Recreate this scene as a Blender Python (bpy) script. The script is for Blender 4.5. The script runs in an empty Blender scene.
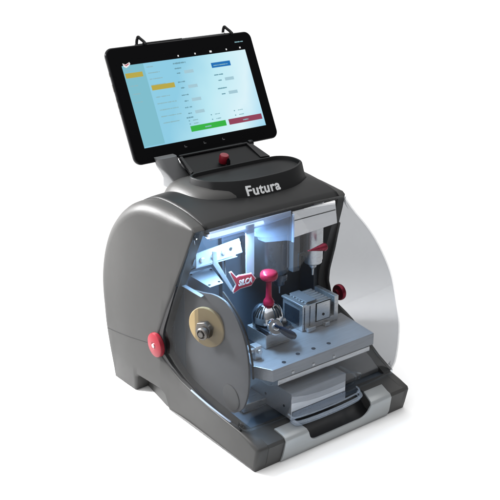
import bpy, bmesh, math, random
from mathutils import Vector, Matrix, noise
random.seed(4)
R = math.radians
sc = bpy.context.scene
col = sc.collection

# ------------------------------------------------------------------ materials
def mat(name, base, rough=.5, metal=0., bump=0., bscale=900., rvar=0., cvar=0., cscale=40., coat=0., spec=.5, emit=None, estr=0., streak=0.):
    m = bpy.data.materials.new(name); m.use_nodes = True
    nt = m.node_tree; b = nt.nodes['Principled BSDF']; N = nt.nodes.new
    b.inputs['Base Color'].default_value = (*base, 1); b.inputs['Roughness'].default_value = rough
    b.inputs['Metallic'].default_value = metal; b.inputs['Coat Weight'].default_value = coat
    b.inputs['Specular IOR Level'].default_value = spec
    tc = N('ShaderNodeTexCoord')
    if streak:      # brushed or milled along x
        mp_ = N('ShaderNodeMapping'); mp_.inputs['Scale'].default_value = (1, streak, streak); nt.links.new(tc.outputs['Object'], mp_.inputs['Vector'])
        src_ = mp_.outputs['Vector']
    else: src_ = tc.outputs['Object']
    if bump:
        n = N('ShaderNodeTexNoise'); n.inputs['Scale'].default_value = bscale; n.inputs['Detail'].default_value = 3
        bp = N('ShaderNodeBump'); bp.inputs['Strength'].default_value = bump; bp.inputs['Distance'].default_value = .00018
        nt.links.new(tc.outputs['Object'], n.inputs['Vector']); nt.links.new(n.outputs['Fac'], bp.inputs['Height'])
        nt.links.new(bp.outputs['Normal'], b.inputs['Normal'])
    if rvar:
        n = N('ShaderNodeTexNoise'); n.inputs['Scale'].default_value = cscale; n.inputs['Detail'].default_value = 5
        mr = N('ShaderNodeMapRange'); mr.inputs['To Min'].default_value = rough - rvar; mr.inputs['To Max'].default_value = rough + rvar
        nt.links.new(src_, n.inputs['Vector']); nt.links.new(n.outputs['Fac'], mr.inputs['Value'])
        nt.links.new(mr.outputs['Result'], b.inputs['Roughness'])
    if cvar:
        n = N('ShaderNodeTexNoise'); n.inputs['Scale'].default_value = cscale * .7; n.inputs['Detail'].default_value = 6
        mx = N('ShaderNodeMix'); mx.data_type = 'RGBA'
        mx.inputs[6].default_value = (*[c * (1 - cvar) for c in base], 1); mx.inputs[7].default_value = (*[min(1, c * (1 + cvar)) for c in base], 1)
        nt.links.new(src_, n.inputs['Vector']); nt.links.new(n.outputs['Fac'], mx.inputs[0])
        nt.links.new(mx.outputs[2], b.inputs['Base Color'])
    if emit:
        b.inputs['Emission Color'].default_value = (*emit, 1); b.inputs['Emission Strength'].default_value = estr
    return m

def clear(name, tint, rough=.03, gl=1.0, ior=1.45):
    gl *= .75
    m = bpy.data.materials.new(name); m.use_nodes = True
    nt = m.node_tree; nt.nodes.clear(); N = nt.nodes.new
    out = N('ShaderNodeOutputMaterial'); mx = N('ShaderNodeMixShader'); tr = N('ShaderNodeBsdfTransparent'); g = N('ShaderNodeBsdfGlossy')
    fr = N('ShaderNodeLayerWeight'); fr.inputs['Blend'].default_value = .5
    pw = N('ShaderNodeMath'); pw.operation = 'POWER'; pw.inputs[1].default_value = 5
    nt.links.new(fr.outputs['Facing'], pw.inputs[0])
    mu = N('ShaderNodeMath'); mu.operation = 'MULTIPLY_ADD'; mu.inputs[1].default_value = .7 * gl; mu.inputs[2].default_value = .035 * gl; mu.use_clamp = True
    tr.inputs['Color'].default_value = (*tint, 1); g.inputs['Roughness'].default_value = rough
    nt.links.new(pw.outputs[0], mu.inputs[0]); nt.links.new(mu.outputs[0], mx.inputs[0])
    nt.links.new(tr.outputs[0], mx.inputs[1]); nt.links.new(g.outputs[0], mx.inputs[2]); nt.links.new(mx.outputs[0], out.inputs[0])
    return m

def frosted(name, c, f):
    m = clear(name, (.92, .95, .99), .1, 1.2)
    nt = m.node_tree; N = nt.nodes.new
    out = [n for n in nt.nodes if n.type == 'OUTPUT_MATERIAL'][0]; src = out.inputs[0].links[0].from_socket
    d = N('ShaderNodeBsdfDiffuse'); t = N('ShaderNodeBsdfTranslucent'); d.inputs[0].default_value = t.inputs[0].default_value = (*c, 1)
    a = N('ShaderNodeMixShader'); a.inputs[0].default_value = .5; b = N('ShaderNodeMixShader'); b.inputs[0].default_value = f
    nt.links.new(d.outputs[0], a.inputs[1]); nt.links.new(t.outputs[0], a.inputs[2]); nt.links.new(src, b.inputs[1]); nt.links.new(a.outputs[0], b.inputs[2]); nt.links.new(b.outputs[0], out.inputs[0])
    return m

M = dict(
    shell=mat('grey_textured_plastic', (.041, .0403, .0393), .46, spec=.3, bump=.55, bscale=750, rvar=.05, cvar=.03),
    hood=mat('anthracite_plastic', (.009, .0093, .0098), .42, spec=.22, bump=.2, bscale=900, rvar=.05),
    neck=mat('light_grey_plastic', (.15, .153, .158), .4, bump=.15, rvar=.05),
    black=mat('black_plastic', (.008, .008, .009), .38, spec=.25, bump=.1, rvar=.06),
    tray=mat('tray_black', (.012, .0122, .013), .5, spec=.15, bump=.15),
    base=mat('charcoal_plastic', (.010, .010, .011), .33, spec=.3, bump=.15, rvar=.05),
    rubber=mat('black_rubber', (.008, .008, .009), .5),
    gloss=mat('gloss_black', (.004, .004, .005), .2, spec=.2, rvar=.03),
    bezel=mat('tablet_glass_black', (.003, .003, .0035), .14, spec=.10),
    silver=mat('silver_paint', (.30, .315, .32), .38, metal=.3, bump=.1, rvar=.05),
    liner=mat('dark_interior_paint', (.055, .072, .095), .45, bump=.2, bscale=600, rvar=.08, cvar=.15),
    navy=mat('navy_lacquer', (.012, .022, .045), .22, coat=.5),
    bracket=mat('slate_bracket', (.085, .09, .10), .42, metal=.3, bump=.1),
    guard=mat('grey_guard_plate', (.115, .115, .12), .5, spec=.3, bump=.1, cvar=.06),
    steel=mat('brushed_steel', (.78, .79, .80), .30, metal=.9, bump=.15, bscale=500, rvar=.08, cvar=.16, streak=16),
    alu=mat('milled_aluminium', (.72, .72, .725), .30, metal=.9, bump=.2, bscale=700, rvar=.1, cvar=.2, streak=16),
    plate=mat('satin_zinc_plate', (.38, .395, .42), .36, metal=.55, bump=.15, bscale=500, rvar=.08, cvar=.2, streak=16),
    chrome=mat('polished_chrome', (.85, .86, .88), .12, metal=1, rvar=.05),
    dark=mat('blackened_steel', (.11, .125, .15), .26, metal=.85, rvar=.08),
    hole=mat('hole_black', (.004, .004, .004), .7),
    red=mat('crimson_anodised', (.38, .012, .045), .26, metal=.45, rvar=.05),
    redp=mat('crimson_plastic', (.20, .008, .018), .36, rvar=.04, spec=.35),
    brass=mat('tan_fibre', (.34, .25, .12), .55, bump=.2, cvar=.08),
    nut=mat('dark_nut_steel', (.15, .14, .13), .35, metal=.7, rvar=.1),
    letter=mat('silver_lettering', (.62, .63, .64), .3),
    white=mat('white_print', (.85, .85, .85), .5),
    logo_red=mat('logo_crimson', (.50, .012, .05), .4),
    cover=mat('reflection_pale_cover', (.92, .92, .93), .22, metal=.85, bump=.05, rvar=.08, cvar=.06, cscale=15),
    led=mat('led_strip', (.8, .9, 1), .4, emit=(.62, .80, 1.0), estr=8.0),
    shield=clear('smoked_clear_shield', (.768, .773, .780), .02, .6),
    frost=frosted('lit_frosted_acrylic', (.70, .82, 1.0), .55),
    guardclear=frosted('pale_blue_acrylic', (.55, .68, .90), .16),
    handleclear=frosted('frosted_handle', (.62, .70, .80), .24),
    sheet=mat('bright_galvanised', (.32, .37, .42), .35, metal=.25, bump=.1, rvar=.08, cvar=.08),
    clear=clear('clear_acrylic', (.90, .94, .98), .08, 1.6, 1.5),
    edge=mat('acrylic_edge', (.30, .36, .42), .2, spec=.8),
)

def screen_mat():
    m = bpy.data.materials.new('lit_screen'); m.use_nodes = True
    nt = m.node_tree; b = nt.nodes['Principled BSDF']; N = nt.nodes.new
    b.inputs['Base Color'].default_value = (.01, .01, .01, 1); b.inputs['Roughness'].default_value = .12
    tc = N('ShaderNodeTexCoord'); sp = N('ShaderNodeSeparateXYZ'); nt.links.new(tc.outputs['Object'], sp.inputs[0])
    # the wallpaper the tablet shows: pale sky blue, whiter in the middle and deeper towards the right
    r = N('ShaderNodeValToRGB'); e = r.color_ramp.elements
    e[0].position = 0; e[0].color = (.27, .62, .80, 1); e[1].position = 1; e[1].color = (.13, .50, .80, 1)
    for p, c in ((.28, (.52, .84, .93)), (.55, (.72, .92, .98)), (.8, (.30, .68, .90))):
        k = e.new(p); k.color = (*c, 1)
    ma = N('ShaderNodeMath'); ma.operation = 'MULTIPLY_ADD'; ma.inputs[1].default_value = 4.0
    y2 = N('ShaderNodeMath'); y2.operation = 'MULTIPLY_ADD'; y2.inputs[1].default_value = -1.6; y2.inputs[2].default_value = .20
    nt.links.new(sp.outputs['Y'], y2.inputs[0]); nt.links.new(sp.outputs['X'], ma.inputs[0]); nt.links.new(y2.outputs[0], ma.inputs[2])
    n = N('ShaderNodeTexNoise'); n.inputs['Scale'].default_value = 14; n.inputs['Detail'].default_value = 2
    nt.links.new(tc.outputs['Object'], n.inputs['Vector'])
    ad = N('ShaderNodeMath'); ad.operation = 'MULTIPLY_ADD'; ad.inputs[1].default_value = .22; nt.links.new(n.outputs['Fac'], ad.inputs[0]); nt.links.new(ma.outputs[0], ad.inputs[2])
    nt.links.new(ad.outputs[0], r.inputs[0]); nt.links.new(r.outputs[0], b.inputs['Emission Color']); b.inputs['Emission Strength'].default_value = .95
    return m
M['screen'] = screen_mat()
def ui(name, c, s=.9): return mat(name, (.01, .01, .01), .15, emit=c, estr=s)
M.update(ui_side=ui('ui_sidebar', (.22, .55, .66)), ui_gold=ui('ui_gold', (.52, .42, .06)), ui_green=ui('ui_green', (.03, .48, .05)),
         ui_red=ui('ui_red', (.30, .05, .10)), ui_blue=ui('ui_blue', (.0, .16, .50)), ui_text=ui('ui_text', (.16, .36, .44)),
         ui_field=ui('ui_field', (.40, .63, .72)), ui_white=ui('ui_white', (.9, .9, .9)), ui_pale=ui('ui_pale_text', (.28, .52, .58)),
         ui_bar=ui('ui_bar', (.004, .002, .004), 1.0), ui_cr=ui('ui_crimson', (.5, .02, .06)))

# ------------------------------------------------------------------ helpers
def link(name, bm, m, parent=None, bevel=0., seg=2, smooth=True, ang=35):
    me = bpy.data.meshes.new(name)
    bmesh.ops.recalc_face_normals(bm, faces=bm.faces)
    bm.to_mesh(me); bm.free()
    o = bpy.data.objects.new(name, me); col.objects.link(o)
    me.materials.append(M[m] if isinstance(m, str) else m)
    if smooth:
        for p in me.polygons: p.use_smooth = True
        me.set_sharp_from_angle(angle=R(ang))
    if bevel:
        b = o.modifiers.new('bevel', 'BEVEL'); b.width = bevel; b.segments = seg; b.limit_method = 'ANGLE'; b.angle_limit = R(30)
        b.harden_normals = False
        w = o.modifiers.new('wn', 'WEIGHTED_NORMAL'); w.keep_sharp = False
    if parent: o.parent = parent
    return o

def box(bm, x0, x1, y0, y1, z0, z1, mtx=None):
    vs = [bm.verts.new((x, y, z)) for x in (x0, x1) for y in (y0, y1) for z in (z0, z1)]
    for f in ((0, 1, 3, 2), (4, 6, 7, 5), (0, 4, 5, 1), (2, 3, 7, 6), (0, 2, 6, 4), (1, 5, 7, 3)):
        bm.faces.new([vs[i] for i in f])
    if mtx is not None:
        for v in vs: v.co = mtx @ v.co
    return vs

def prism(bm, poly, ax, lo, hi, mtx=None):
    # poly: 2D points in the other two axes (in order x,y,z); extruded along ax
    def P(a, b, c):
        return Vector((c, a, b)) if ax == 0 else Vector((a, c, b)) if ax == 1 else Vector((a, b, c))
    A = [bm.verts.new(P(a, b, lo)) for a, b in poly]; B = [bm.verts.new(P(a, b, hi)) for a, b in poly]
    n = len(poly)
    bm.faces.new(A); bm.faces.new(list(reversed(B)))
    for i in range(n): bm.faces.new((A[i], A[(i + 1) % n], B[(i + 1) % n], B[i]))
    if mtx is not None:
        for v in A + B: v.co = mtx @ v.co
    return A + B

def axis_m(d):
    d = Vector(d).normalized()
    return d.to_track_quat('Z', 'Y').to_matrix().to_4x4()

def lathe(bm, prof, origin, axis=(0, 0, 1), n=32):
    # prof: (radius, height) along axis
    mt = Matrix.Translation(Vector(origin)) @ axis_m(axis)
    rings = []
    for r, h in prof:
        if r < 1e-6: rings.append([bm.verts.new(mt @ Vector((0, 0, h)))])
        else: rings.append([bm.verts.new(mt @ Vector((r * math.cos(2 * math.pi * i / n), r * math.sin(2 * math.pi * i / n), h))) for i in range(n)])
    for a, b in zip(rings, rings[1:]):
        for i in range(n):
            j = (i + 1) % n
            q = [a[i % len(a)], a[j % len(a)], b[j % len(b)], b[i % len(b)]]
            q = list(dict.fromkeys(q))
            if len(q) > 2: bm.faces.new(q)
    if len(rings[0]) > 1: bm.faces.new(rings[0])
    if len(rings[-1]) > 1: bm.faces.new(list(reversed(rings[-1])))

def cyl(bm, p0, p1, r0, r1=None, n=24):
    p0, p1 = Vector(p0), Vector(p1); r1 = r0 if r1 is None else r1
    lathe(bm, [(r0, 0), (r1, (p1 - p0).length)], p0, p1 - p0, n)

def tube(bm, pts, r, n=10, closed=False):
    pts = [Vector(p) for p in pts]; N = len(pts); rings = []
    up = Vector((0, 0, 1))
    for i, p in enumerate(pts):
        a = pts[(i - 1) % N] if (closed or i > 0) else p; b = pts[(i + 1) % N] if (closed or i < N - 1) else p
        t = (b - a).normalized(); s = t.cross(up)
        if s.length < .05: s = t.cross(Vector((0, 1, 0)))
        s.normalize(); u = s.cross(t)
        rings.append([bm.verts.new(p + r * (math.cos(2 * math.pi * k / n) * s + math.sin(2 * math.pi * k / n) * u)) for k in range(n)])
    for i in range(N if closed else N - 1):
        a, b = rings[i], rings[(i + 1) % N]
        for k in range(n): bm.faces.new((a[k], a[(k + 1) % n], b[(k + 1) % n], b[k]))
    if not closed: bm.faces.new(rings[0]); bm.faces.new(list(reversed(rings[-1])))

def crom(p, n=5, closed=False):
    out = []
    N = len(p)
    for i in range(N if closed else N - 1):
        g = (lambda k: p[k % N]) if closed else (lambda k: p[max(0, min(N - 1, k))])
        a, b, c, d = g(i - 1), g(i), g(i + 1), g(i + 2)
        for k in range(n):
            t = k / n
            out.append(tuple(.5 * (2 * b[j] + (c[j] - a[j]) * t + (2 * a[j] - 5 * b[j] + 4 * c[j] - d[j]) * t * t + (3 * b[j] - a[j] - 3 * c[j] + d[j]) * t ** 3) for j in range(len(b))))
    if not closed: out.append(tuple(p[-1]))
    return out

def resample(p, n):
    L = [0]
    for a, b in zip(p, p[1:]): L.append(L[-1] + math.dist(a, b))
    out = []
    for k in range(n):
        s = L[-1] * k / (n - 1); i = 0
        while i < len(L) - 2 and L[i + 1] < s: i += 1
        t = (s - L[i]) / max(1e-9, L[i + 1] - L[i])
        out.append(tuple(a + (b - a) * min(1, t) for a, b in zip(p[i], p[i + 1])))
    return out

def rrect(cx, cy, hx, hy, r, n=6):
    o = []
    for sx, sy, a0 in ((1, 1, 0), (-1, 1, 90), (-1, -1, 180), (1, -1, 270)):
        for k in range(n + 1):
            a = R(a0 + 90 * k / n); o.append((cx + sx * (hx - r) + r * math.cos(a), cy + sy * (hy - r) + r * math.sin(a)))
    return o

def bm_(): return bmesh.new()

def text_mesh(s, size, bold, extrude, shear=0., spacing=1.):
    cu = bpy.data.curves.new('lettering', 'FONT'); cu.body = s; cu.size = size; cu.offset = bold; cu.extrude = extrude
    cu.align_x = 'CENTER'; cu.align_y = 'CENTER'; cu.shear = shear; cu.resolution_u = 10; cu.space_character = spacing
    o = bpy.data.objects.new('lettering', cu); col.objects.link(o)
    dg = bpy.context.evaluated_depsgraph_get()
    me = bpy.data.meshes.new_from_object(o.evaluated_get(dg))
    bpy.data.objects.remove(o); bpy.data.curves.remove(cu)
    return me

# ------------------------------------------------------------------ setting
g = bm_()
S = 15
vs = [g.verts.new((x, y, 0)) for x, y in ((-S, -S), (S, -S), (S, S), (-S, S))]; g.faces.new(vs)
ground = link('ground', g, mat('white_paper_ground', (.97, .97, .97), .8, spec=.1), smooth=False)
ground['kind'] = 'structure'

# ------------------------------------------------------------------ the machine
mach = bpy.data.objects.new('key_cutting_machine', None); col.objects.link(mach)
mach.location = (0, 0, 0); mach.empty_display_size = .1
mach['label'] = 'grey desktop key cutting machine with smoked clear shield, red side knobs and Futura lettering'
mach['category'] = 'key machine'

def lean(bm, foot=0.):       # the right flank leans inwards towards the top
    for v in bm.verts:
        if foot and v.co.x > .29 and v.co.y < .2: v.co.x -= foot * (1 + max(0, 1 - v.co.z / .04)) * min(1, (.2 - v.co.y) / .1)
        v.co.x -= .018 * (v.co.z / .33) * max(0, min(1.05, (v.co.x - .15) / .15))
    return bm

def bulge(y, z):
    t = max(0, min(1, (y - .16) / .20)); t = t * t * (3 - 2 * t)
    return .017 * t

XI = .012
# opening edge of the side panels (y, z), from the brow down past the pivot to the front sill
EDGE = [(.144, .330), (.170, .280), (.197, .228), (.222, .178), (.241, .134), (.2435, .112), (.236, .093), (.215, .079), (.190, .068), (.150, .0605), (.108, .056), (.07, .0535), (.036, .052)]
TOPB = [(.150, .3345), (.172, .3395), (.205, .344), (.250, .3455), (.285, .341), (.319, .326), (.352, .300), (.380, .267), (.400, .228), (.412, .182), (.413, .135), (.406, .092), (.393, .050), (.378, .012)]
EDGE_R = [(.144, .330), (.150, .306), (.160, .276), (.180, .222), (.193, .184), (.197, .160), (.190, .136), (.170, .119), (.130, .104), (.095, .086), (.065, .066), (.036, .052)]
TOPS = crom(TOPB, 4)

def panel_outline(E):
    pts = [(.000, .000, .004), (-.004, .012, .006), (-.0095, .038, .007), (-.006, .0425, .006), (.012, .0475, .005)]
    pts += [(y, z, .003) for y, z in reversed(E)]
    n = len(TOPS)
    for i, (y, z) in enumerate(TOPS):
        r = .004 + .018 * min(1, i / 8) if i < n - 12 else .022 - .018 * (i - n + 12) / 12
        pts.append((y, z, r))
    pts += [(.373, 0.0, .003), (.312, 0.0, .003), (.308, .003, .003), (.306, .026, .004), (.301, .0315, .004), (.245, .031, .003), (.232, .024, .003), (.222, .0, .003)]
    return pts

def side_panel(sign):
    pts = panel_outline(EDGE if sign < 0 else EDGE_R)
    if sign > 0: pass
    P = [(a, b) for a, b, r in pts]; N = len(P)
    area = sum(P[i][0] * P[(i + 1) % N][1] - P[(i + 1) % N][0] * P[i][1] for i in range(N))
    s = 1 if area > 0 else -1
    nor = []
    for i in range(N):
        a, b, c = P[i - 1], P[i], P[(i + 1) % N]
        def nn(p, q):
            dx, dy = q[0] - p[0], q[1] - p[1]; l = math.hypot(dx, dy) or 1; return (-dy / l * s, dx / l * s)
        n1, n2 = nn(a, b), nn(b, c); mx, my = n1[0] + n2[0], n1[1] + n2[1]; l = math.hypot(mx, my) or 1
        mx, my = mx / l, my / l; k = 1 / max(.55, mx * n1[0] + my * n1[1]); nor.append((mx * k, my * k))
    bm = bm_(); rings = []
    xo = -.008
    K = 6
    rings.append([bm.verts.new((XI, y, z)) for y, z in P])
    for k in range(K + 1):
        a = math.pi / 2 * k / K; ring = []
        for (y, z, r), (ny, nz) in zip(pts, nor):
            d = r * (1 - math.cos(a)); x = xo + r * (1 - math.sin(a)) - bulge(y, z)
            ring.append(bm.verts.new((min(x, XI - .001), y + ny * d, z + nz * d)))
        rings.append(ring)
    for a, b in zip(rings, rings[1:]):
        for i in range(N):
            j = (i + 1) % N; bm.faces.new((a[i], a[j], b[j], b[i]))
    cap = bm.faces.new(rings[-1]); bm.faces.new(list(reversed(rings[0])))
    # cut the cap into a fine grid so that it can carry the bulge
    outer = set(rings[-1])
    for ax, lo, hi, st in ((1, -.01, .45, .012), (2, 0, .35, .05)):
        v = lo
        while v < hi:
            fs = [f for f in bm.faces if all(w in outer for w in f.verts)]
            ge = set(fs); 
            for f in fs: ge |= set(f.edges) | set(f.verts)
            no = (0, 1, 0) if ax == 1 else (0, 0, 1); co = (0, v, 0) if ax == 1 else (0, 0, v)
            r = bmesh.ops.bisect_plane(bm, geom=list(ge), plane_co=co, plane_no=no, dist=1e-6)
            for e in r['geom_cut']:
                if isinstance(e, bmesh.types.BMVert): outer.add(e)
            v += st
    for v in outer:
        v.co.x = xo - bulge(v.co.y, v.co.z)
    if sign > 0:
        for v in bm.verts: v.co.x = .30 - v.co.x
    return bm

sp_l = link('side_panel', side_panel(-1), 'shell', mach, ang=50)
sp_r = link('side_panel', lean(side_panel(1), .004), 'shell', mach, ang=50)

# seam across the left panel, following its surface
def seam(sign):
    bm = bm_(); pts = [(.389, .0865), (.375, .0885), (.35, .0925), (.31, .0985), (.27, .105), (.25, .108)]
    prev = None
    for y, z in resample(pts, 16):
        x = -.0083 - bulge(y, z) - (0.0)
        if sign > 0: x = .30 - x
        o = [bm.verts.new((x + dx, y, z + dz)) for dx, dz in ((0, -.0005), (0, .0005), (.003 * -sign * 1, .0005), (.003 * -sign, -.0005))]
        if prev:
            for k in range(4): bm.faces.new((prev[k], prev[(k + 1) % 4], o[(k + 1) % 4], o[k]))
        prev = o
    return bm
link('panel_seam', seam(-1), 'rubber', sp_l)
link('panel_seam', lean(seam(1)), 'rubber', sp_r)

# hood: crowned shell between the side panels, brow lip at the front
def crown(x): 
    t = (x - .15) / .138
    return .005 * max(0, 1 - t * t) ** .6
bm = bm_()
prof = [(.152, .3225), (.146, .3255), (.144, .330)] + TOPS + [(.373, .001)]
n = 36; rows = []
for i in range(n + 1):
    x = XI + (.288 - XI) * i / n; c = crown(x)
    row = []
    for k, (y, z) in enumerate(prof):
        w = max(0, min(1, (z - .24) / .09)) * (0 if k < 3 else min(1, (k - 2) / 8))
        row.append(bm.verts.new((x, y + (c * .7 if y > .38 else 0), z + c * w)))
    rows.append(row)
for a, b in zip(rows, rows[1:]):
    for k in range(len(prof) - 1): bm.faces.new((a[k], a[k + 1], b[k + 1], b[k]))
hood = link('hood', lean(bm), 'hood', mach)
so = hood.modifiers.new('solid', 'SOLIDIFY'); so.thickness = .003; so.offset = 0

# raised collar under the tray
def stack(bm, loops, cap=True):
    rings = [[bm.verts.new(p) for p in lp] for lp in loops]
    for a, b in zip(rings, rings[1:]):
        for i in range(len(a)):
            j = (i + 1) % len(a); bm.faces.new((a[i], a[j], b[j], b[i]))
    if cap: bm.faces.new(rings[0]); bm.faces.new(list(reversed(rings[-1])))
    return rings
def sup(cx, cy, hx, hy, e, n=64):
    o = []
    for k in range(n):
        t = 2 * math.pi * k / n; c, s_ = math.cos(t), math.sin(t)
        o.append((cx + hx * math.copysign(abs(c) ** (2 / e), c), cy + hy * math.copysign(abs(s_) ** (2 / e), s_)))
    return o
bm = bm_()
loops = []
for k, (h, d) in enumerate([(.330, -.006), (.342, -.003), (.351, .002), (.358, .008), (.3615, .016), (.3635, .025), (.3645, .04)]):
    sl = lambda y: -.30 * max(0, y - .285) - 2.2 * max(0, y - .285) ** 2
    loops.append([(x, y, h + sl(y)) for x, y in sup(.152, .266, .108 - d, .078 - d, 3.2)])
stack(bm, loops)
link('tray_collar', bm, 'shell', mach, ang=60)

# the tray with its bowed front band
TC = .166
def trayplan(t, grow=0.):
    # closed loop: front edge bowed, rounded ends, straight back
    hw = .092 + grow * .3
    front = []
    for k in range(25):
        u = -1 + 2 * k / 24
        front.append((TC + hw * u, .190 - grow + (.030) * abs(u) ** 3.0 * 1.0))
    pts = front + [(TC + hw + .004, .236), (TC + hw + .002, .254), (TC + hw - .010, .268), (TC + hw - .03, .273), (TC, .2745), (TC - hw + .02, .2735), (TC - hw, .270), (TC - hw - .0105, .259), (TC - hw - .009, .240)]
    return pts
def inset_plan(p, d):
    cx, cy = TC, .235
    out = []
    N = len(p)
    for i in range(N):
        a, b, c = p[i - 1], p[i], p[(i + 1) % N]
        tx, ty = c[0] - a[0], c[1] - a[1]; l = math.hypot(tx, ty)
        out.append((b[0] - ty / l * d, b[1] + tx / l * d))
    return out
def smoothloop(p): return resample(crom(p, 3, True) + [p[0]], 97)[:-1]
bm = bm_()
bot = smoothloop(trayplan(0, .010)); mid = smoothloop(trayplan(0, .004)); top = smoothloop(trayplan(0, 0))
zt = .3725
L = []
L.append([(x, y, .338) for x, y in inset_plan(bot, .006)])
L.append([(x, y, .3425) for x, y in bot]); L.append([(x, y, .345) for x, y in bot])
L.append([(x, y, .356) for x, y in mid])
L.append([(x, y, zt - .002) for x, y in top]); L.append([(x, y, zt - .0004) for x, y in inset_plan(top, .0010)]); L.append([(x, y, zt) for x, y in inset_plan(top, .0030)])
L.append([(x, y, zt - .0006) for x, y in inset_plan(top, .0042)]); L.append([(x, y, zt - .0060) for x, y in inset_plan(top, .0058)])
L.append([(x, y, zt - .0068) for x, y in inset_plan(top, .009)])
stack(bm, L)
tray = link('tray', bm, 'tray', mach, ang=40)
tray['label'] = 'dark open tray with silver Futura lettering on its bowed front'

# lettering wrapped on the band
def band_y(x, z):
    u = max(-1, min(1, (x - TC) / .092)); f = max(0, min(1, (z - .345) / (.366 - .345)))
    return .190 - .010 * (1 - f) + .030 * abs(u) ** 3.0
me = text_mesh('Futura', .0215, .00042, .0006, spacing=1.08)
for v in me.vertices:
    x = .151 + v.co.x * 1.05; z = .3553 + v.co.y * .92
    v.co = Vector((x, band_y(x, z) - .0006 - v.co.z, z))
o = bpy.data.objects.new('lettering', me); col.objects.link(o); me.materials.clear(); me.materials.append(M['letter']); o.parent = tray
o['label'] = 'silver word Futura'

# core: rear wall, floor and ceiling of the working chamber
bm = bm_()
prism(bm, [(.165, .3205), (.236, .314), (.236, .050), (.380, .050), (.392, .09), (.399, .15), (.396, .19), (.382, .24), (.352, .28), (.315, .309), (.27, .329), (.22, .335), (.185, .332), (.160, .326)], 0, .0122, .2878)
link('chamber_wall', lean(bm), 'liner', mach, .001)
bm = bm_()
box(bm, .0122, .2878, .030, .240, .030, .0485)
link('chamber_floor', bm, 'liner', mach, .001)
for a in ((.10, .104, .226, .2355, .0486, .30), (.272, .287, .20, .2355, .0486, .30), (.0122, .02, .205, .2355, .0486, .31)):
    bm = bm_(); box(bm, *a); link('chamber_rib', bm, 'liner', mach, .001)

# base front
FR = [(.0, .0), (-.0045, .012), (-.0098, .038), (-.0065, .0425), (.012, .0472), (.034, .0515), (.034, .02), (.03, .0)]
bm = bm_()
prism(bm, FR, 0, .0122, .078)
link('base_front', bm, 'shell', mach)
bm = bm_(); prism(bm, FR, 0, .222, .2878)
link('base_front', bm, 'shell', mach)
bm = bm_(); prism(bm, [(.0, 0), (-.0045, .012), (-.0062, .0195), (.010, .0215), (.020, .030), (.030, .0415), (.034, .0435), (.034, 0)], 0, .0782, .2218)
link('handle_recess', bm, 'base', mach)
bm = bm_(); box(bm, .0122, .2878, .031, .24, .004, .0295)
link('base_pan', bm, 'base', mach)
for sgn in (-1, 1):
    bm = bm_(); q = [(.0118, .312), (.003, .310), (-.001, .280), (-.0075, .236), (-.0078, .224), (.0118, .222)]
    if sgn > 0: q = [(.30 - a, b) for a, b in q]
    prism(bm, q, 2, .0005, .033)
    link('hand_scoop', bm, 'shell', sp_l if sgn < 0 else sp_r, ang=30)

# silver U-shaped trim folded over the front edge
def fold(s):
    pts = [(0., (.0005, 0.001)), (.012, (-.0045, .012)), (.0385, (-.0098, .038)), (.0435, (-.0065, .0425)), (.063, (.012, .0472)), (.085, (.034, .0515))]
    for (a, p), (b, q) in zip(pts, pts[1:]):
        if s <= b: t = (s - a) / (b - a); return (p[0] + (q[0] - p[0]) * t, p[1] + (q[1] - p[1]) * t)
    return pts[-1][1]
def cur(a, b, c, n=8): # quadratic
    return [tuple((1 - t) ** 2 * a[j] + 2 * t * (1 - t) * b[j] + t * t * c[j] for j in (0, 1)) for t in [k / n for k in range(n + 1)]]
pl = [(.040, 0), (.0425, .0385), (.0425, .050), (.040, .066), (.079, .066), (.083, .050)] + cur((.085, .042), (.091, .0205), (.106, .0205)) + cur((.192, .0205), (.208, .0205), (.214, .042)) + [(.216, .050), (.220, .066), (.259, .066), (.2565, .050), (.2565, .0385), (.259, 0)]
bm = bm_()
f = bm.faces.new([bm.verts.new((x, 0, s)) for x, s in pl])
for s in (.006, .012, .0205, .030, .0385, .0400, .0418, .0435, .055, .0629):
    bmesh.ops.bisect_plane(bm, geom=bm.verts[:] + bm.edges[:] + bm.faces[:], plane_co=(0, 0, s), plane_no=(0, 0, 1), dist=1e-6)
for v in bm.verts:
    y, z = fold(v.co.z); v.co = Vector((v.co.x, y - .0015, z + (.001 if v.co.z > .03 else 0)))
bmesh.ops.recalc_face_normals(bm, faces=bm.faces)
trim = link('front_trim', bm, 'silver', mach, ang=60)
so = trim.modifiers.new('solid', 'SOLIDIFY'); so.thickness = .003; so.offset = 0
bv = trim.modifiers.new('bevel', 'BEVEL'); bv.width = .0008; bv.segments = 2; bv.limit_method = 'ANGLE'; bv.angle_limit = R(50)
trim['label'] = 'silver U-shaped trim round the dark handle recess'

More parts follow.
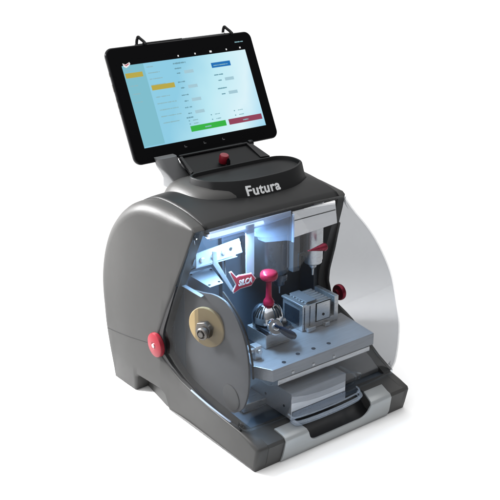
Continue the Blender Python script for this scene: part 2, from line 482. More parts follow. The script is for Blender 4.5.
# rubber seal along the opening, both sides
def seal(sign):
    bm = bm_(); E = EDGE[2:] if sign < 0 else EDGE_R[2:]
    P = resample(E, 40); prev = None
    for i, (y, z) in enumerate(P):
        a, b = P[max(0, i - 1)], P[min(39, i + 1)]; dy, dz = b[0] - a[0], b[1] - a[1]; l = math.hypot(dy, dz)
        ny, nz = (dz / l, -dy / l)     # towards the opening
        w = .0065 + .007 * math.exp(-((math.dist((y, z), (.24, .115))) / .022) ** 2)
        w *= min(1, .3 + i / 9) * (1 if i < 24 else max(.25, 1 - (i - 24) / 12))
        x0, x1 = (-.0065 - bulge(y, z), -.0020 - bulge(y, z))
        q = [(x0, y - ny * .001, z - nz * .001), (x0, y + ny * w, z + nz * w), (x1, y + ny * w, z + nz * w), (x1, y - ny * .001, z - nz * .001)]
        if sign > 0: q = [(.30 - c[0], c[1], c[2]) for c in q]
        q = [bm.verts.new(c) for c in q]
        if prev:
            for k in range(4): bm.faces.new((prev[k], prev[(k + 1) % 4], q[(k + 1) % 4], q[k]))
        else: bm.faces.new(q)
        prev = q
    bm.faces.new(prev)
    return bm
# direction check: normal must point to smaller y
link('shield_seal', seal(-1), 'rubber', mach); link('shield_seal', lean(seal(1)), 'rubber', mach)

# ---- the shield: one clear shell of two side walls and a bowed front
ARC = crom([(.140, .329), (.117, .311), (.088, .294), (.064, .274), (.042, .247), (.028, .221), (.018, .184), (.011, .150), (.012, .112), (.018, .076), (.028, .0555)], 4)
n = 30
A_ = resample(ARC, n); Q_ = resample([(.143, .327)] + EDGE[1:] + [(.033, .052)], n)
bm = bm_(); rows = []
x0, x1 = -.0045, .3045; rc = .013
A_ = [(y + .002, z) for y, z in A_]
for i in range(n):
    a, q = A_[i], Q_[i]
    p, r_ = A_[max(0, i - 1)], A_[min(n - 1, i + 1)]; dy, dz = r_[0] - p[0], r_[1] - p[1]; l = math.hypot(dy, dz); ny, nz = dz / l, -dy / l  # outward is -y
    if ny > 0: ny, nz = -ny, -nz
    row = [(x0 - bulge(*q) * .95, q[0], q[1])]
    ia = (a[0] - ny * rc, a[1] - nz * rc)
    for t in (.12, .25, .4, .6, .8, 1):
        w_ = (q[0] + (ia[0] - q[0]) * t, q[1] + (ia[1] - q[1]) * t); row.append((x0 - bulge(*w_) * .95 * max(0, 1 - max(0, t - .6) / .4), w_[0], w_[1]))
    for k in range(1, 7):
        th = math.pi / 2 * k / 6; row.append((x0 + rc * (1 - math.cos(th)), ia[0] + ny * rc * math.sin(th), ia[1] + nz * rc * math.sin(th)))
    for k in range(1, 12):
        x = x0 + rc + (x1 - x0 - 2 * rc) * k / 12; bow = .006 * (1 - ((x - .15) / .137) ** 2); row.append((x, a[0] + ny * bow, a[1] + nz * bow))
    m_ = [(x0 + x1 - c[0], c[1], c[2]) for c in row[:13]]
    row += list(reversed(m_)); rows.append([bm.verts.new(c) for c in row])
for a, b in zip(rows, rows[1:]):
    for k in range(len(a) - 1): bm.faces.new((a[k], a[k + 1], b[k + 1], b[k]))
shield = link('shield', lean(bm), 'shield', mach, ang=80)
so = shield.modifiers.new('solid', 'SOLIDIFY'); so.thickness = .0022; so.offset = -1
shield['label'] = 'smoked clear plastic shield closed over the working chamber'
# thin polished rims of the shield; left stretch paled to imitate a reflected line
bm = bm_()
low = [(-.0095, .158, .0655), (-.0085, .130, .0615), (-.0075, .100, .0585), (-.0055, .060, .0555), (-.0045, .042, .0545), (-.001, .030, .0540), (.010, .024, .0545), (.06, .022, .0550), (.15, .021, .0550), (.24, .022, .0550), (.286, .024, .0545), (.298, .030, .0545), (.3015, .042, .0550), (.3020, .06, .0560), (.305, .108, .0595)]
tube(bm, crom(low[:4], 4), .0013, 8)
link('shield_rim', bm, 'frost', shield)
bm = bm_(); tube(bm, crom(low[3:], 4), .0009, 8)
link('shield_rim', bm, 'clear', shield)
# moulded handle lip of the shield: two parallel clear bars joined at rounded ends
bm = bm_()
def hl(y, z, r, ex):
    pts = [(.069 - ex, y + .012, z + .003), (.070 - ex, y + .004, z + .001), (.076 - ex, y, z), (.10, y - .003, z), (.137, y - .004, z), (.17, y - .003, z), (.197 + ex, y, z), (.203 + ex, y + .004, z + .001), (.204 + ex, y + .012, z + .003)]
    tube(bm, crom(pts, 4), r, 10)
hl(-.002, .0555, .0024, 0); hl(.003, .0610, .0013, .001); hl(.000, .0495, .0012, -.001)
link('handle', bm, 'handleclear', shield)

# pivot knobs
def pivot(x, y, z, sx, r, m='redp'):
    bm = bm_()
    lathe(bm, [(r * .45, -.006), (r * .45, .0), (r * .93, .0), (r, .0015), (r, .0060), (r * .96, .0078), (r * .85, .0088), (r * .3, .0094), (r * .28, .0088), (0, .0088)], (x, y, z), (sx, 0, 0), 40)
    k = link('pivot_knob', bm, m, mach, ang=40)
    bm = bm_(); lathe(bm, [(r * .17, .0), (r * .17, .0020), (r * .12, .0026), (0, .0024)], (x + sx * .0085, y, z), (sx, 0, 0), 20)
    link('screw', bm, 'steel', k)
    return k
pivot(-.0125, .2460, .1105, -1, .0205)
pivot(.3110, .181, .136, 1, .0142, 'red')  # brighter red than the left knob, to make up for shade here

# ---- LED strip under the brow
bm = bm_(); box(bm, .016, .150, .146, .158, .3165, .3215)
lh = link('lamp_housing', bm, 'plate', mach, .0008)
bm = bm_(); prism(bm, [(.1435, .3145), (.1435, .3195), (.1462, .3208), (.1565, .3163), (.1565, .3145), (.15, .3125)], 0, .020, .120)
link('led_strip', bm, 'led', lh)
# ---- clear chip guard hanging in front of the spindle, cover plate beside it, its pale tone standing in for a reflected softbox
bm = bm_()
prism(bm, [(.030, .3215), (.030, .3135), (.092, .3145), (.098, .300), (.110, .2935), (.130, .290), (.150, .2870), (.1625, .2830), (.1625, .3245)], 1, .1265, .1285)
link('chip_guard', bm, 'guardclear', mach)
bm = bm_(); box(bm, .1625, .1645, .1245, .1285, .2815, .327)
link('guard_edge', bm, 'frost', mach)
bm = bm_(); prism(bm, [(.0135, .3160), (.0135, .3290), (.165, .3300), (.165, .3215), (.10, .3170)], 1, .1335, .1350)
link('lamp_diffuser', bm, 'frost', lh)
bm = bm_()
prism(bm, [(.168, .2850), (.2600, .2895), (.2540, .3290), (.168, .3280)], 1, .132, .1345)
cov = link('head_cover', bm, 'cover', mach, .0008)
bm = bm_(); box(bm, .170, .2545, .1307, .1325, .3130, .3136); link('fold_line', bm, 'guard', cov)

# ---- spindle motor
bm = bm_()
lathe(bm, [(.0, .208), (.024, .208), (.0265, .210), (.0375, .2155), (.0400, .2195), (.0400, .327)], (.162, .190, 0), (0, 0, 1), 56)
spm = link('spindle_motor', bm, 'dark', mach)
bm = bm_(); lathe(bm, [(.0402, .285), (.0408, .2855), (.0408, .326)], (.162, .190, 0), (0, 0, 1), 56); link('collar', bm, 'liner', spm)
bm = bm_(); box(bm, .172, .1900, .150, .20, .226, .322); link('motor_housing', bm, 'dark', spm, .003, 3)
bm = bm_(); lathe(bm, [(0, .0), (.007, .0), (.0085, .002), (.0085, .008), (.0125, .0095), (.0125, .020)], (.172, .168, .193), (0, 0, 1), 32); link('chuck', bm, 'dark', spm)
bm = bm_(); lathe(bm, [(0, .0), (.0012, .001), (.0016, .012), (.0030, .014), (.0030, .018)], (.172, .168, .177), (0, 0, 1), 24)
link('cutter', bm, 'steel', spm)
# second cylinder (tracer holder)
bm = bm_()
lathe(bm, [(0, .2205), (.0130, .2205), (.0148, .2225), (.0148, .2275), (.0158, .2280), (.0158, .327)], (.2310, .156, 0), (0, 0, 1), 48)
tr = link('tracer_holder', bm, 'steel', mach)
bm = bm_(); lathe(bm, [(0, .0), (.0015, .001), (.0022, .012), (.0060, .016), (.0075, .024)], (.2310, .156, .198), (0, 0, 1), 20); link('tracer_tip', bm, 'steel', tr)
bm = bm_()
box(bm, .1760, .1900, .140, .155, .222, .3150); link('tracer_bracket', bm, 'bracket', mach, .0015)
bm = bm_()
prism(bm, [(.176, .234), (.180, .234), (.180, .254), (.192, .254), (.192, .2585), (.176, .2585)], 1, .1255, .1295); link('stop_bracket', bm, 'rubber', mach, .0006)
# red tapered lever
bm = bm_()
lathe(bm, [(.0, 0), (.0009, .0005), (.0016, .008), (.0062, .033), (.0068, .036), (.0060, .0375), (0, .0375)], (.187, .118, .2635), (1, .04, -.06), 28)
link('lever', bm, 'red', mach, ang=40)

# ---- left part of the chamber: guard plate, grinding disc, bracket, sign
GP = crom([(.170, .2235), (.150, .2275), (.127, .2330), (.101, .2330), (.079, .2230), (.061, .205), (.049, .184), (.042, .158), (.040, .128), (.044, .098), (.056, .072), (.076, .056)], 4)
bm = bm_(); prism(bm, GP + [(.100, .0495), (.2355, .0495), (.2355, .190), (.205, .216)], 0, .0130, .0165)
gp = link('guard_plate', bm, 'guard', mach, .0004)
bm = bm_(); tube(bm, [(.0170, y, z) for y, z in crom([(.108, .243), (.094, .236), (.073, .222), (.055, .203), (.043, .180), (.036, .155), (.034, .132)], 5)], .0016, 8)
link('cable', bm, 'rubber', mach)
bm = bm_(); lathe(bm, [(.010, -.010), (.0100, -.002), (.0310, -.002), (.0320, 0), (.0320, .003), (.0310, .004), (.012, .004), (0, .004)], (.0040, .1300, .1820), (-.94, -.34, 0), 56)
gd = link('fibre_disc', bm, 'brass', mach)
bm = bm_(); mt = Matrix.Translation((-.0005, .1275, .1810)) @ axis_m((-.94, -.34, 0)) @ Matrix.Rotation(R(18), 4, 'Z')
hexp = [(.0145 * math.cos(R(60 * k)), .0145 * math.sin(R(60 * k))) for k in range(6)]
prism(bm, hexp, 2, -.001, .009, mt); link('nut', bm, 'nut', gd, .0012)
bm = bm_(); lathe(bm, [(.0095, 0), (.0095, .006), (.008, .0075), (.0068, .0075), (.0065, .004), (.0045, .004), (.0043, .009), (0, .009)], (-.0085, .1215, .1790), (-.94, -.34, 0), 28); link('spindle_end', bm, 'nut', gd)
bm = bm_(); cyl(bm, (.0100, .1515, .166), (.0074, .1505, .166), .0022, n=14); link('pin_hole', bm, 'hole', gd)
bm = bm_(); lathe(bm, [(.0205, 0), (.0205, .0015), (.018, .0022), (0, .0022)], (.0130, .083, .080), (-1, 0, 0), 36); link('guard_boss', bm, mat('guard_boss', (.10, .098, .098), .5), gp)
# perforated bracket
bm = bm_()
PB = [(.013, .2615), (.099, .2660), (.093, .2900), (.013, .2845)]
prism(bm, PB, 1, .170, .1715); prism(bm, [(.013, .1713), (.090, .1713), (.085, .198), (.013, .200)], 2, .2600, .2612)
pb = link('perforated_bracket', bm, 'sheet', mach)
for x, z in ((.022, .273), (.043, .2735), (.0615, .2755), (.0765, .277), (.089, .2785)):
    bm = bm_(); cyl(bm, (x, .1702, z), (x, .1694, z), .0030, n=16); link('hole', bm, 'hole', pb)
    if x in (.022, .0615, .043):
        bm = bm_(); lathe(bm, [(.0042, 0), (.0042, .0015), (.003, .0025), (0, .0025)], (x + .001, .1694, z - .001), (0, -1, 0), 16); link('screw', bm, 'steel', pb)
# key support sheet
bm = bm_(); prism(bm, [(.0275, .222), (.074, .219), (.0535, .158), (.027, .156)], 2, .2300, .2312)
ks = link('support_sheet', bm, 'sheet', mach, .0004)
bm = bm_(); prism(bm, [(.0050, .200), (.0120, .205), (.0125, .150), (.0050, .148)], 2, .2230, .2240); link('lower_sheet', bm, 'sheet', ks, .0003)
for p in ((.031, .2125), (.067, .2105), (.050, .164), (.031, .1625)):
    bm = bm_(); cyl(bm, (p[0], p[1], .2311), (p[0], p[1], .2318), .0021, n=14); link('hole', bm, 'hole', ks)
# folded gusset strip
bm = bm_(); prism(bm, [(.014, .3005), (.0215, .2990), (.0225, .2830), (.0535, .228), (.0480, .2272), (.0150, .280)], 1, .1285, .1300)
link('gusset', bm, 'sheet', mach, .0003)
bm = bm_(); box(bm, .0815, .0970, .137, .139, .240, .3225)
link('upright_strip', bm, 'sheet', mach, .0004)
bm = bm_(); cyl(bm, (.060, .16, .236), (.088, .205, .262), .0010, n=8); cyl(bm, (.020, .20, .245), (.1, .215, .25), .0012, n=8); link('wire', bm, 'rubber', mach)
# maker's sign
def poly_inset(p, d):
    N = len(p); out = []
    A = sum(p[i][0] * p[(i + 1) % N][1] - p[(i + 1) % N][0] * p[i][1] for i in range(N)); s = 1 if A > 0 else -1
    for i in range(N):
        a, b, c = p[i - 1], p[i], p[(i + 1) % N]
        def nn(u, v):
            dx, dy = v[0] - u[0], v[1] - u[1]; l = math.hypot(dx, dy); return (-dy / l * s, dx / l * s)
        n1, n2 = nn(a, b), nn(b, c); mx, my = n1[0] + n2[0], n1[1] + n2[1]; l = math.hypot(mx, my); mx /= l; my /= l
        k = d / max(.5, mx * n1[0] + my * n1[1]); out.append((b[0] + mx * k, b[1] + my * k))
    return out
SG0 = [(.0370, .2665), (.0425, .2675), (.0540, .2545), (.0600, .2560), (.0860, .2535), (.0905, .2535), (.1010, .2410), (.0900, .2295), (.0620, .2295), (.0465, .2245), (.0450, .2290), (.0520, .2400)]
SG = [(.0370 + (x - .037) * .77, .2475 + (z - .2460) * .86) for x, z in SG0]
bm = bm_(); prism(bm, SG, 1, .1190, .1205); sg = link('maker_sign', bm, 'white', mach)
bm = bm_(); prism(bm, poly_inset(SG, .0014), 1, .1183, .1195); link('sign_face', bm, 'logo_red', sg)
me = text_mesh('SILCA', .0122, .00042, .0003, .25, 1.0)
for v in me.vertices: v.co = Vector((.0655 + v.co.x * .80, .1180 - v.co.z, .2430 + v.co.y))
o = bpy.data.objects.new('sign_lettering', me); col.objects.link(o); me.materials.clear(); me.materials.append(M['white']); o.parent = sg

# ---- carriage: plate, lower block
bm = bm_()
prism(bm, [(.050, .030), (.253, .030), (.262, .118), (.060, .118), (.045, .088), (.034, .060)], 2, .1165, .1365)
cp = link('carriage_plate', bm, 'plate', mach, .0010)
for x, y in ((.0785, .040), (.112, .048), (.142, .047), (.172, .046)):
    bm = bm_(); lathe(bm, [(.0034, 0), (.0034, .0006), (.0022, .0008), (0, .0003)], (x, y, .1365), (0, 0, 1), 16); link('bolt', bm, 'dark', cp)
for x in (.088, .128, .169):
    bm = bm_(); lathe(bm, [(.0028, 0), (.0028, .001), (.0018, .0015), (0, .0006)], (x, .0300, .1215), (0, -1, 0), 16); link('bolt', bm, 'steel', cp)
bm = bm_(); prism(bm, [(.030, .1160), (.030, .1080), (.052, .0970), (.118, .0970), (.118, .1160)], 0, .060, .245)
link('carriage_saddle', bm, 'alu', mach, .0008)
bm = bm_(); box(bm, .072, .180, .0125, .115, .052, .0965)
lb = link('slide_block', bm, 'plate', mach, .0012)
bm = bm_(); box(bm, .073, .179, .0115, .0128, .0530, .066); link('slide_gap', bm, 'dark', lb)
for y in (.03, .075):
    bm = bm_(); cyl(bm, (.0722, y, .07), (.0712, y, .07), .002, n=12); link('bolt', bm, 'dark', lb)
bm = bm_(); prism(bm, [(.048, .0490), (.048, .0560), (.115, .0960), (.20, .0960), (.20, .0490)], 0, .200, .286)
link('chip_tray', bm, mat('grey_paint', (.17, .17, .175), .45, bump=.15, cvar=.08), mach, .001)
bm = bm_(); prism(bm, [(.030, .075), (.072, .072), (.071, .15), (.030, .16)], 2, .0490, .0640); link('slide_foot', bm, 'alu', mach, .002)
bm = bm_(); tube(bm, crom([(.182, .030, .10), (.19, .016, .095), (.20, .012, .084), (.198, .016, .072), (.188, .022, .066)], 4), .0017, 8); tube(bm, crom([(.15, .020, .099), (.17, .008, .102), (.20, .004, .094), (.205, .010, .08)], 4), .0013, 8)
link('hose', bm, 'clear', mach)

# ---- left clamp with dome and red knob
bm = bm_()
box(bm, .082, .130, .088, .136, .1368, .1600); prism(bm, [(.088, .160), (.128, .160), (.124, .176), (.094, .176)], 1, .092, .132)
cl = link('left_clamp', bm, 'alu', mach, .0012)
cl['label'] = 'key clamp with slotted chrome dome under a tall crimson knob'
bm = bm_(); lathe(bm, [(.0, .168), (.020, .168), (.0245, .172), (.0250, .178), (.0235, .186), (.0195, .193), (.0130, .1985), (.007, .2005), (0, .201)], (.104, .112, 0), (0, 0, 1), 40)
dome = link('dome', bm, 'chrome', cl)
for k, (a, z) in enumerate(((178, 0), (190, 0), (202, 0), (214, 0), (262, 0), (276, 0), (290, 0))):
    bm = bm_(); mt = Matrix.Translation((.104, .112, 0)) @ Matrix.Rotation(R(a), 4, 'Z')
    prism(bm, [(.0140, .1990), (.0204, .1936), (.0244, .1866), (.0252, .184), (.0235, .182), (.0225, .184), (.018, .190), (.012, .197)], 1, -.0008, .0008, mt); link('slit', bm, 'hole', dome)
bm = bm_(); prism(bm, rrect(.106, .100, .024, .020, .008), 2, .1630, .1685, Matrix.Translation((0, .0, 0))); link('clamp_jaw', bm, 'dark', cl, .001)
bm = bm_()
lathe(bm, [(.0, .0), (.0062, .0), (.0085, .0015), (.0088, .0060), (.0070, .0090), (.0050, .0125), (.0044, .020), (.0044, .034), (.0052, .0390), (.0085, .0415), (.0125, .0430), (.0138, .0460), (.0138, .0510), (.0125, .0540), (.0080, .0558), (0, .0562)], (.101, .106, .2000), (0, 0, 1), 36)
link('clamp_knob', bm, 'red', cl, ang=50)
bm = bm_(); a = Vector((.088, .078, .180)); b = Vector((.128, .062, .150))
lathe(bm, [(0, 0), (.0030, .001), (.0042, .006), (.0052, .018), (.0062, .030), (.0060, .038), (.0042, .0425), (0, .044)], a, b - a, 24)
link('clamp_lever', bm, 'navy', cl)
bm = bm_(); lathe(bm, [(.010, 0), (.0125, .002), (.0125, .005), (.0110, .0070), (0, .0075)], (.094, .083, .172), (-.25, -.75, .55), 28); lathe(bm, [(.006, .006), (.006, .0105), (.0048, .0115), (0, .0115)], (.094, .083, .172), (-.25, -.75, .55), 20)
link('clamp_ring', bm, 'chrome', cl)
bm = bm_(); box(bm, .048, .060, .070, .084, .1367, .158); cyl(bm, (.0480, .077, .150), (.043, .077, .150), .0042, n=16); cyl(bm, (.0545, .0700, .150), (.0545, .0655, .150), .0038, n=16)
link('stop_block', bm, 'steel', mach, .0008)

# ---- right vise
bm = bm_()
box(bm, .164, .223, .100, .150, .1368, .1795)
vi = link('vise', bm, 'alu', mach, .0010)
vi['label'] = 'milled aluminium vise with ridged top and inset jaw plate'
bm = bm_(); box(bm, .2305, .2390, .100, .150, .1368, .1810); box(bm, .200, .2390, .1006, .150, .1372, .1475); link('fixed_jaw', bm, 'alu', vi, .0008)
bm = bm_(); box(bm, .1925, .2200, .0985, .1010, .1480, .1780); jp = link('jaw_plate', bm, 'steel', vi, .0006)
bm = bm_(); box(bm, .1910, .2215, .0994, .1005, .1465, .1792); link('jaw_gap', bm, 'hole', vi)
bm = bm_(); cyl(bm, (.206, .0987, .157), (.206, .0975, .157), .0022, n=14); link('bolt', bm, 'hole', jp)
bm = bm_(); box(bm, .1625, .1720, .0988, .152, .1790, .1826); link('vise_lip', bm, 'steel', vi, .0008)
bm = bm_()
for k in range(6): box(bm, .174, .219, .106 + k * .0072, .1095 + k * .0072, .1790, .1818)
link('ridges', bm, 'steel', vi, .0005)
bm = bm_(); box(bm, .176, .196, .104, .148, .1815, .1840); link('key_blank', bm, 'guard', vi, .0006)
bm = bm_()
for x in (.1675, .1785): box(bm, x, x + .001, .0993, .1005, .140, .178)
link('scribe_lines', bm, 'dark', vi)
bm = bm_(); box(bm, .170, .186, .092, .1, .1368, .1440); box(bm, .206, .215, .092, .1, .1368, .1440); link('foot_lug', bm, 'alu', vi, .0008)
bm = bm_(); box(bm, .1632, .1642, .108, .144, .145, .172); link('side_plate', bm, 'dark', vi)
bm = bm_(); lathe(bm, [(.0, 0), (.010, 0), (.011, .002), (.011, .010), (.009, .012), (0, .012)], (.2385, .128, .160), (1, 0, 0), 24); link('vise_screw', bm, 'dark', vi)

# ---- tablet mount
bm = bm_()
loops = []
for z, xa, xb, ya, yb in ((.335, .068, .108, .303, .350), (.350, .0655, .104, .306, .346), (.360, .0605, .096, .310, .345), (.372, .0520, .088, .315, .344), (.388, .0465, .083, .320, .342)):
    loops.append([(x, y, z) for x, y in rrect((xa + xb) / 2, (ya + yb) / 2, (xb - xa) / 2, (yb - ya) / 2, .008, 4)])
stack(bm, loops)
nk = link('mount_neck', bm, 'neck', mach, ang=50)
bm = bm_()
def quad_slab(bm, P, th):
    P = [Vector(p) for p in P]; nrm = (P[1] - P[0]).cross(P[3] - P[0]).normalized()
    A = [bm.verts.new(p) for p in P]; B = [bm.verts.new(p - nrm * th) for p in P]
    bm.faces.new(A); bm.faces.new(list(reversed(B)))
    for i in range(4): bm.faces.new((A[i], A[(i + 1) % 4], B[(i + 1) % 4], B[i]))
quad_slab(bm, [(.082, .2785, .3640), (.240, .2785, .3660), (.224, .3195, .3840), (.084, .3195, .3850)], .004)
mp = link('mount_plate', bm, 'tray', mach, .001)
bm = bm_(); box(bm, .100, .222, .3235, .343, .336, .3845); link('mount_block', bm, 'black', mp, .002)
bm = bm_()
cyl(bm, (.084, .3200, .3865), (.224, .3200, .3855), .0028, n=16); lathe(bm, [(0, 0), (.0052, .0), (.0058, .002), (.0058, .007), (.0048, .009), (0, .009)], (.222, .3195, .3852), (1, 0, 0), 24)
link('hinge_pin', bm, 'gloss', mp)
bm = bm_(); box(bm, .086, .236, .2760, .2785, .3655, .3685); quad_slab(bm, [(.222, .284, .3705), (.2395, .281, .3700), (.226, .317, .3875), (.217, .317, .3875)], .003); quad_slab(bm, [(.0815, .281, .3690), (.088, .284, .3700), (.0885, .317, .3875), (.083, .317, .3875)], .003); link('plate_rib', bm, 'black', mp, .0007)
bm = bm_(); lathe(bm, [(0, 0), (.0070, 0), (.0080, .0015), (.0080, .0125), (.0070, .0145), (0, .015)], (.1490, .2890, .3725), (0, -.25, 1), 12)
rk = link('lock_knob', bm, 'redp', mp)
bm = bm_(); cyl(bm, (.152, .2790, .379), (.152, .2785, .3690), .0032, n=14); cyl(bm, (.152, .2790, .379), (.152, .290, .379), .0026, n=12); link('lock_pin', bm, 'gloss', rk)
# arms behind the tablet with the two hooks and the rod over its top edge
TP = Vector((0, .334, .381)); TU = Vector((0, .085, .171)).normalized(); TN = Vector((0, -.171, .085)).normalized()  # up the tablet, out of its face
def tp(x, u, w=0.): return Vector((x, 0, 0)) + TP + TU * u + TN * w
bm = bm_()
quad_slab(bm, [tp(.10, .0, -.012), tp(.21, .0, -.012), tp(.19, .12, -.012), tp(.12, .12, -.012)], .006)
for xa, xb in ((.13, .082), (.19, .255)):
    tube(bm, [tp(xa, .05, -.017), tp(xb, .17, -.016), tp(xb, .192, -.016)], .003, 8)
hd = link('tablet_holder', bm, 'black', mach)
for xh in (.083, .255):
    bm = bm_()
    tube(bm, crom([tp(xh - .006, .186, -.012), tp(xh - .0045, .194, -.010), tp(xh - .002, .202, -.008), tp(xh, .2055, -.006), tp(xh + .0015, .202, -.004), tp(xh + .0045, .195, .000), tp(xh + .0055, .190, .003)], 4), .0025, 10)
    cyl(bm, tp(xh - .009, .1925, -.007), tp(xh + .009, .1925, -.007), .0018, n=10)
    link('hook', bm, 'gloss', hd)
bm = bm_(); cyl(bm, tp(.088, .1935, -.006), tp(.252, .1935, -.006), .0016, n=12)
link('rod', bm, 'gloss', hd)
bm = bm_(); cyl(bm, tp(.163, .1938, -.0056), tp(.250, .1938, -.0056), .0019, n=12)
link('rod_glint', bm, 'steel', hd)  # paler steel over the right half imitates a streak of reflected light

# ------------------------------------------------------------------ the tablet
tab = bpy.data.objects.new('tablet', None); col.objects.link(tab)
tab['label'] = 'black tablet with a lit pale blue menu screen, leaning on the mount above the machine'
tab['category'] = 'tablet'
X0, X1, UH = .0130, .3005, .1915
mt = Matrix(((1, 0, 0, (X0 + X1) / 2), (0, TU.y, TN.y, TP.y), (0, TU.z, TN.z, TP.z), (0, 0, 0, 1)))
tab.matrix_world = mt           # local x across, y up the face, z out of the face
cx = (X0 + X1) / 2; hw = (X1 - X0) / 2
bm = bm_()
loops = []
for w, d in ((-.0095, .007), (-.0092, .003), (-.0075, .0008), (-.004, 0), (-.0016, 0), (-.0004, .0005), (0, .0016)):
    loops.append([(x, y, w) for x, y in rrect(0, UH / 2, hw - d, UH / 2 - d, .0125 - d * .5, 7)])
stack(bm, loops)
case = link('casing', bm, 'gloss', tab, ang=50)
bm = bm_(); prism(bm, rrect(0, UH / 2, hw - .0022, UH / 2 - .0022, .011, 7), 2, .0002, .0007)
bz = link('bezel', bm, 'bezel', tab)
bm = bm_()
for u in (.150, .128): box(bm, -hw - .0006, -hw + .002, u - .006 if u < .14 else u - .003, u + .006 if u < .14 else u + .003, -.0060, -.0035)
for u in (.108, .098, .088): box(bm, -hw - .0004, -hw + .002, u - .003, u + .003, -.0058, -.0038)
link('side_button', bm, 'nut', case)
SX0, SX1, SU0, SU1 = .0352 - cx, .2795 - cx, .0245, .1600
bm = bm_(); box(bm, SX0, SX1, SU0, SU1, .0007, .0009)
scn = link('screen', bm, 'screen', tab, smooth=False)
scn['label'] = 'lit pale blue menu screen'
sw, sh = SX1 - SX0, SU1 - SU0
Z = [.0009]
def rect(bm, x, y, w, h, z=0.):     # fractions from the top left of the lit area
    a, b = SX0 + sw * x, SU1 - sh * y
    box(bm, a, a + sw * w, b - sh * h, b, .00085, .00105 + z)
def group(name, m, rects, z=0., parent=None):
    for r in rects:
        bm = bm_(); rect(bm, *r, z); link(name, bm, m, parent or scn, smooth=False)
rnd = random.Random(7)
def line(m, x, y, w, h=.016, name='text_line', z=.00008, parent=None):
    # one line of unreadably small writing: a single ragged strip of ink
    top, x_, e = [], x, x + w
    while x_ < e:
        k = min(rnd.uniform(.004, .007), e - x_ + .0005); hh = h * rnd.choice((.25, .7, .75, .8, 1.0, .72)); top.append((x_, hh)); top.append((x_ + k, hh)); x_ += k
    base = y + h * .5
    pl = [(SX0 + sw * a, SU1 - sh * (base - b * .5)) for a, b in top] + [(SX0 + sw * a, SU1 - sh * (base + b * .5)) for a, b in reversed(top)]
    bm = bm_(); prism(bm, pl, 2, .00085, .00105 + z); link(name, bm, m, parent or scn, smooth=False)
group('sidebar', 'ui_side', [(0, 0, .160, .985)])
group('menu_highlight', 'ui_gold', [(.008, .095, .130, .060), (.175, .280, .180, .060)], .0001)
group('blue_button', 'ui_blue', [(.685, .112, .160, .064)], .0001)
group('green_button', 'ui_green', [(.385, .842, .290, .070)], .0001)
group('red_button', 'ui_red', [(.700, .842, .285, .070)], .0001)
for k in range(3): line('ui_pale', .02, .245 + k * .10, .06)
line('ui_pale', .02, .055, .05, .014)
for k, w in enumerate((.05, .09, .10, .11)): line('ui_pale', .178, .045 + k * .075, w)
for k, w in enumerate((.11, .15, .15, .16, .13)): line('ui_pale', .185, .42 + k * .08, w)
line('ui_text', .385, .045, .10, .022)
for y in (.16, .345, .51, .665):
    line('ui_text', .385, y - .065 if y > .2 else .11, .055, .018)
    line('ui_text', .395, y + .01, .03, .018); group('input_field', 'ui_field', [(.455, y - .005, .075, .040)], .00006)
for y in (.345, .52):
    line('ui_text', .685, y - .085, .075, .018); line('ui_text', .705, y - .012, .03, .018); group('input_field', 'ui_field', [(.765, y - .028, .075, .040)], .00006)
line('ui_text', .375, .725, .055, .020)
for x in (.385, .57, .765):
    for y in ((.742, .800) if x > .5 else (.768, .808)):
        group('option_dot', 'ui_text', [(x, y, .009, .013)], .0001); line('ui_pale', x + .035, y, .04, .014)
line('ui_pale', .50, .872, .05, .018, z=.0002); line('ui_pale', .82, .872, .045, .018, z=.0002); line('ui_pale', .70, .142, .12, .014, z=.0002)
group('status_bar', 'bezel', [(0, -.062, 1, .058)], 0, tab)
group('status_icon', 'ui_white', [(.438, -.042, .010, .020), (.575, -.042, .010, .020), (.700, -.044, .018, .024), (.838, -.042, .010, .020), (.955, -.042, .012, .020)], .0001, tab)
line('ui_pale', .93, -.115, .07, .014, 'clock_text', 0, tab)
bm = bm_(); prism(bm, [(SX0 + sw * a, SU1 - sh * b) for a, b in ((.010, -.030), (.030, -.012), (.062, -.035), (.066, -.012), (.052, .010), (.030, .030), (.012, .010))], 2, .0009, .00125); bd = link('menu_badge', bm, 'ui_white', scn, smooth=False)
bm = bm_(); prism(bm, [(SX0 + sw * a, SU1 - sh * b) for a, b in ((.014, -.022), (.030, -.004), (.056, -.024), (.052, -.008), (.030, .008))], 2, .0009, .00140); link('badge_mark', bm, 'ui_cr', scn, smooth=False)
for x in (.30, .455, .61):
    a = SX0 + sw * x; bm = bm_(); prism(bm, [(a, .0135), (a + .0045, .0135), (a + .0045, .0147), (a + .001, .0147), (a + .001, .0172), (a, .0172)], 2, .0006, .0009)
    link('navigation_icon', bm, 'guard', tab, smooth=False)
tab['group'] = ''
del tab['group']

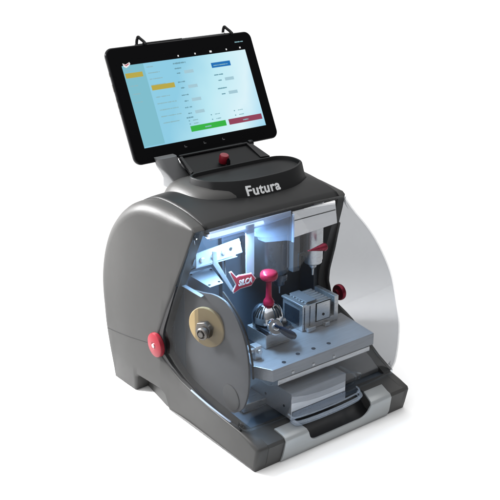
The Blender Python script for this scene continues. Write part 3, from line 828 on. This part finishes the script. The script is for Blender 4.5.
# ------------------------------------------------------------------ light, world, camera
w = bpy.data.worlds.new('World'); sc.world = w; w.use_nodes = True       # invented surround, shaped to shade the front: pale behind and left, dark behind camera
wn = w.node_tree; bg = wn.nodes['Background']; bg.inputs[1].default_value = 1.0
tc = wn.nodes.new('ShaderNodeTexCoord'); dp = wn.nodes.new('ShaderNodeVectorMath'); dp.operation = 'DOT_PRODUCT'; dp.inputs[1].default_value = Vector((-.50, .62, .60)).normalized()
wr = wn.nodes.new('ShaderNodeMapRange'); wr.interpolation_type = 'SMOOTHSTEP'
for k_, v_ in (('From Min', -.75), ('From Max', .9), ('To Min', .10), ('To Max', 1.0)): wr.inputs[k_].default_value = v_
wn.links.new(tc.outputs['Generated'], dp.inputs[0]); wn.links.new(dp.outputs['Value'], wr.inputs['Value']); wn.links.new(wr.outputs['Result'], bg.inputs['Color'])
def area(name, loc, target, size, power, color=(1, 1, 1), sy=None):
    l = bpy.data.lights.new(name, 'AREA'); l.energy = power; l.size = size; l.color = color
    if sy: l.shape = 'RECTANGLE'; l.size_y = sy
    o = bpy.data.objects.new(name, l); col.objects.link(o); o.location = loc
    o.rotation_euler = (Vector(target) - Vector(loc)).to_track_quat('-Z', 'Y').to_euler()
    return o
area('overhead_panel', (0, 1.0, 5.0), (0, 1.0, 0), 8.0, 290)
k = area('softbox_left', (-.42, .85, .60), (-.02, .44, .27), .3, 3.3)
k.data.spread = R(44)
area('chamber_led', (.075, .140, .311), (.085, .13, .1), .12, 2.3, (.42, .69, 1.0), .008)

cd = bpy.data.cameras.new('camera'); cam = bpy.data.objects.new('camera', cd); col.objects.link(cam); sc.camera = cam
cd.lens = 70.8147; cd.sensor_width = 36; cd.clip_start = .02; cd.clip_end = 100
Rm = ((.7983187053637387, -.6022352070963337, 0.), (-.22346100513386705, -.29621831838405404, -.928611806428437), (.5592427235565304, .7413281750934326, -.37105270914213107))
cam.matrix_world = Matrix(((Rm[0][0], -Rm[1][0], -Rm[2][0], -.740969), (Rm[0][1], -Rm[1][1], -Rm[2][1], -.962811), (Rm[0][2], -Rm[1][2], -Rm[2][2], .833225), (0, 0, 0, 1)))
sc.view_settings.view_transform = 'Standard'; sc.view_settings.look = 'None'; sc.view_settings.exposure = 0; sc.view_settings.gamma = 1
sc.render.engine = 'CYCLES'
sc.cycles.transparent_max_bounces = 32; sc.cycles.max_bounces = 10
try: sc.cycles.use_denoising = True
except Exception: pass
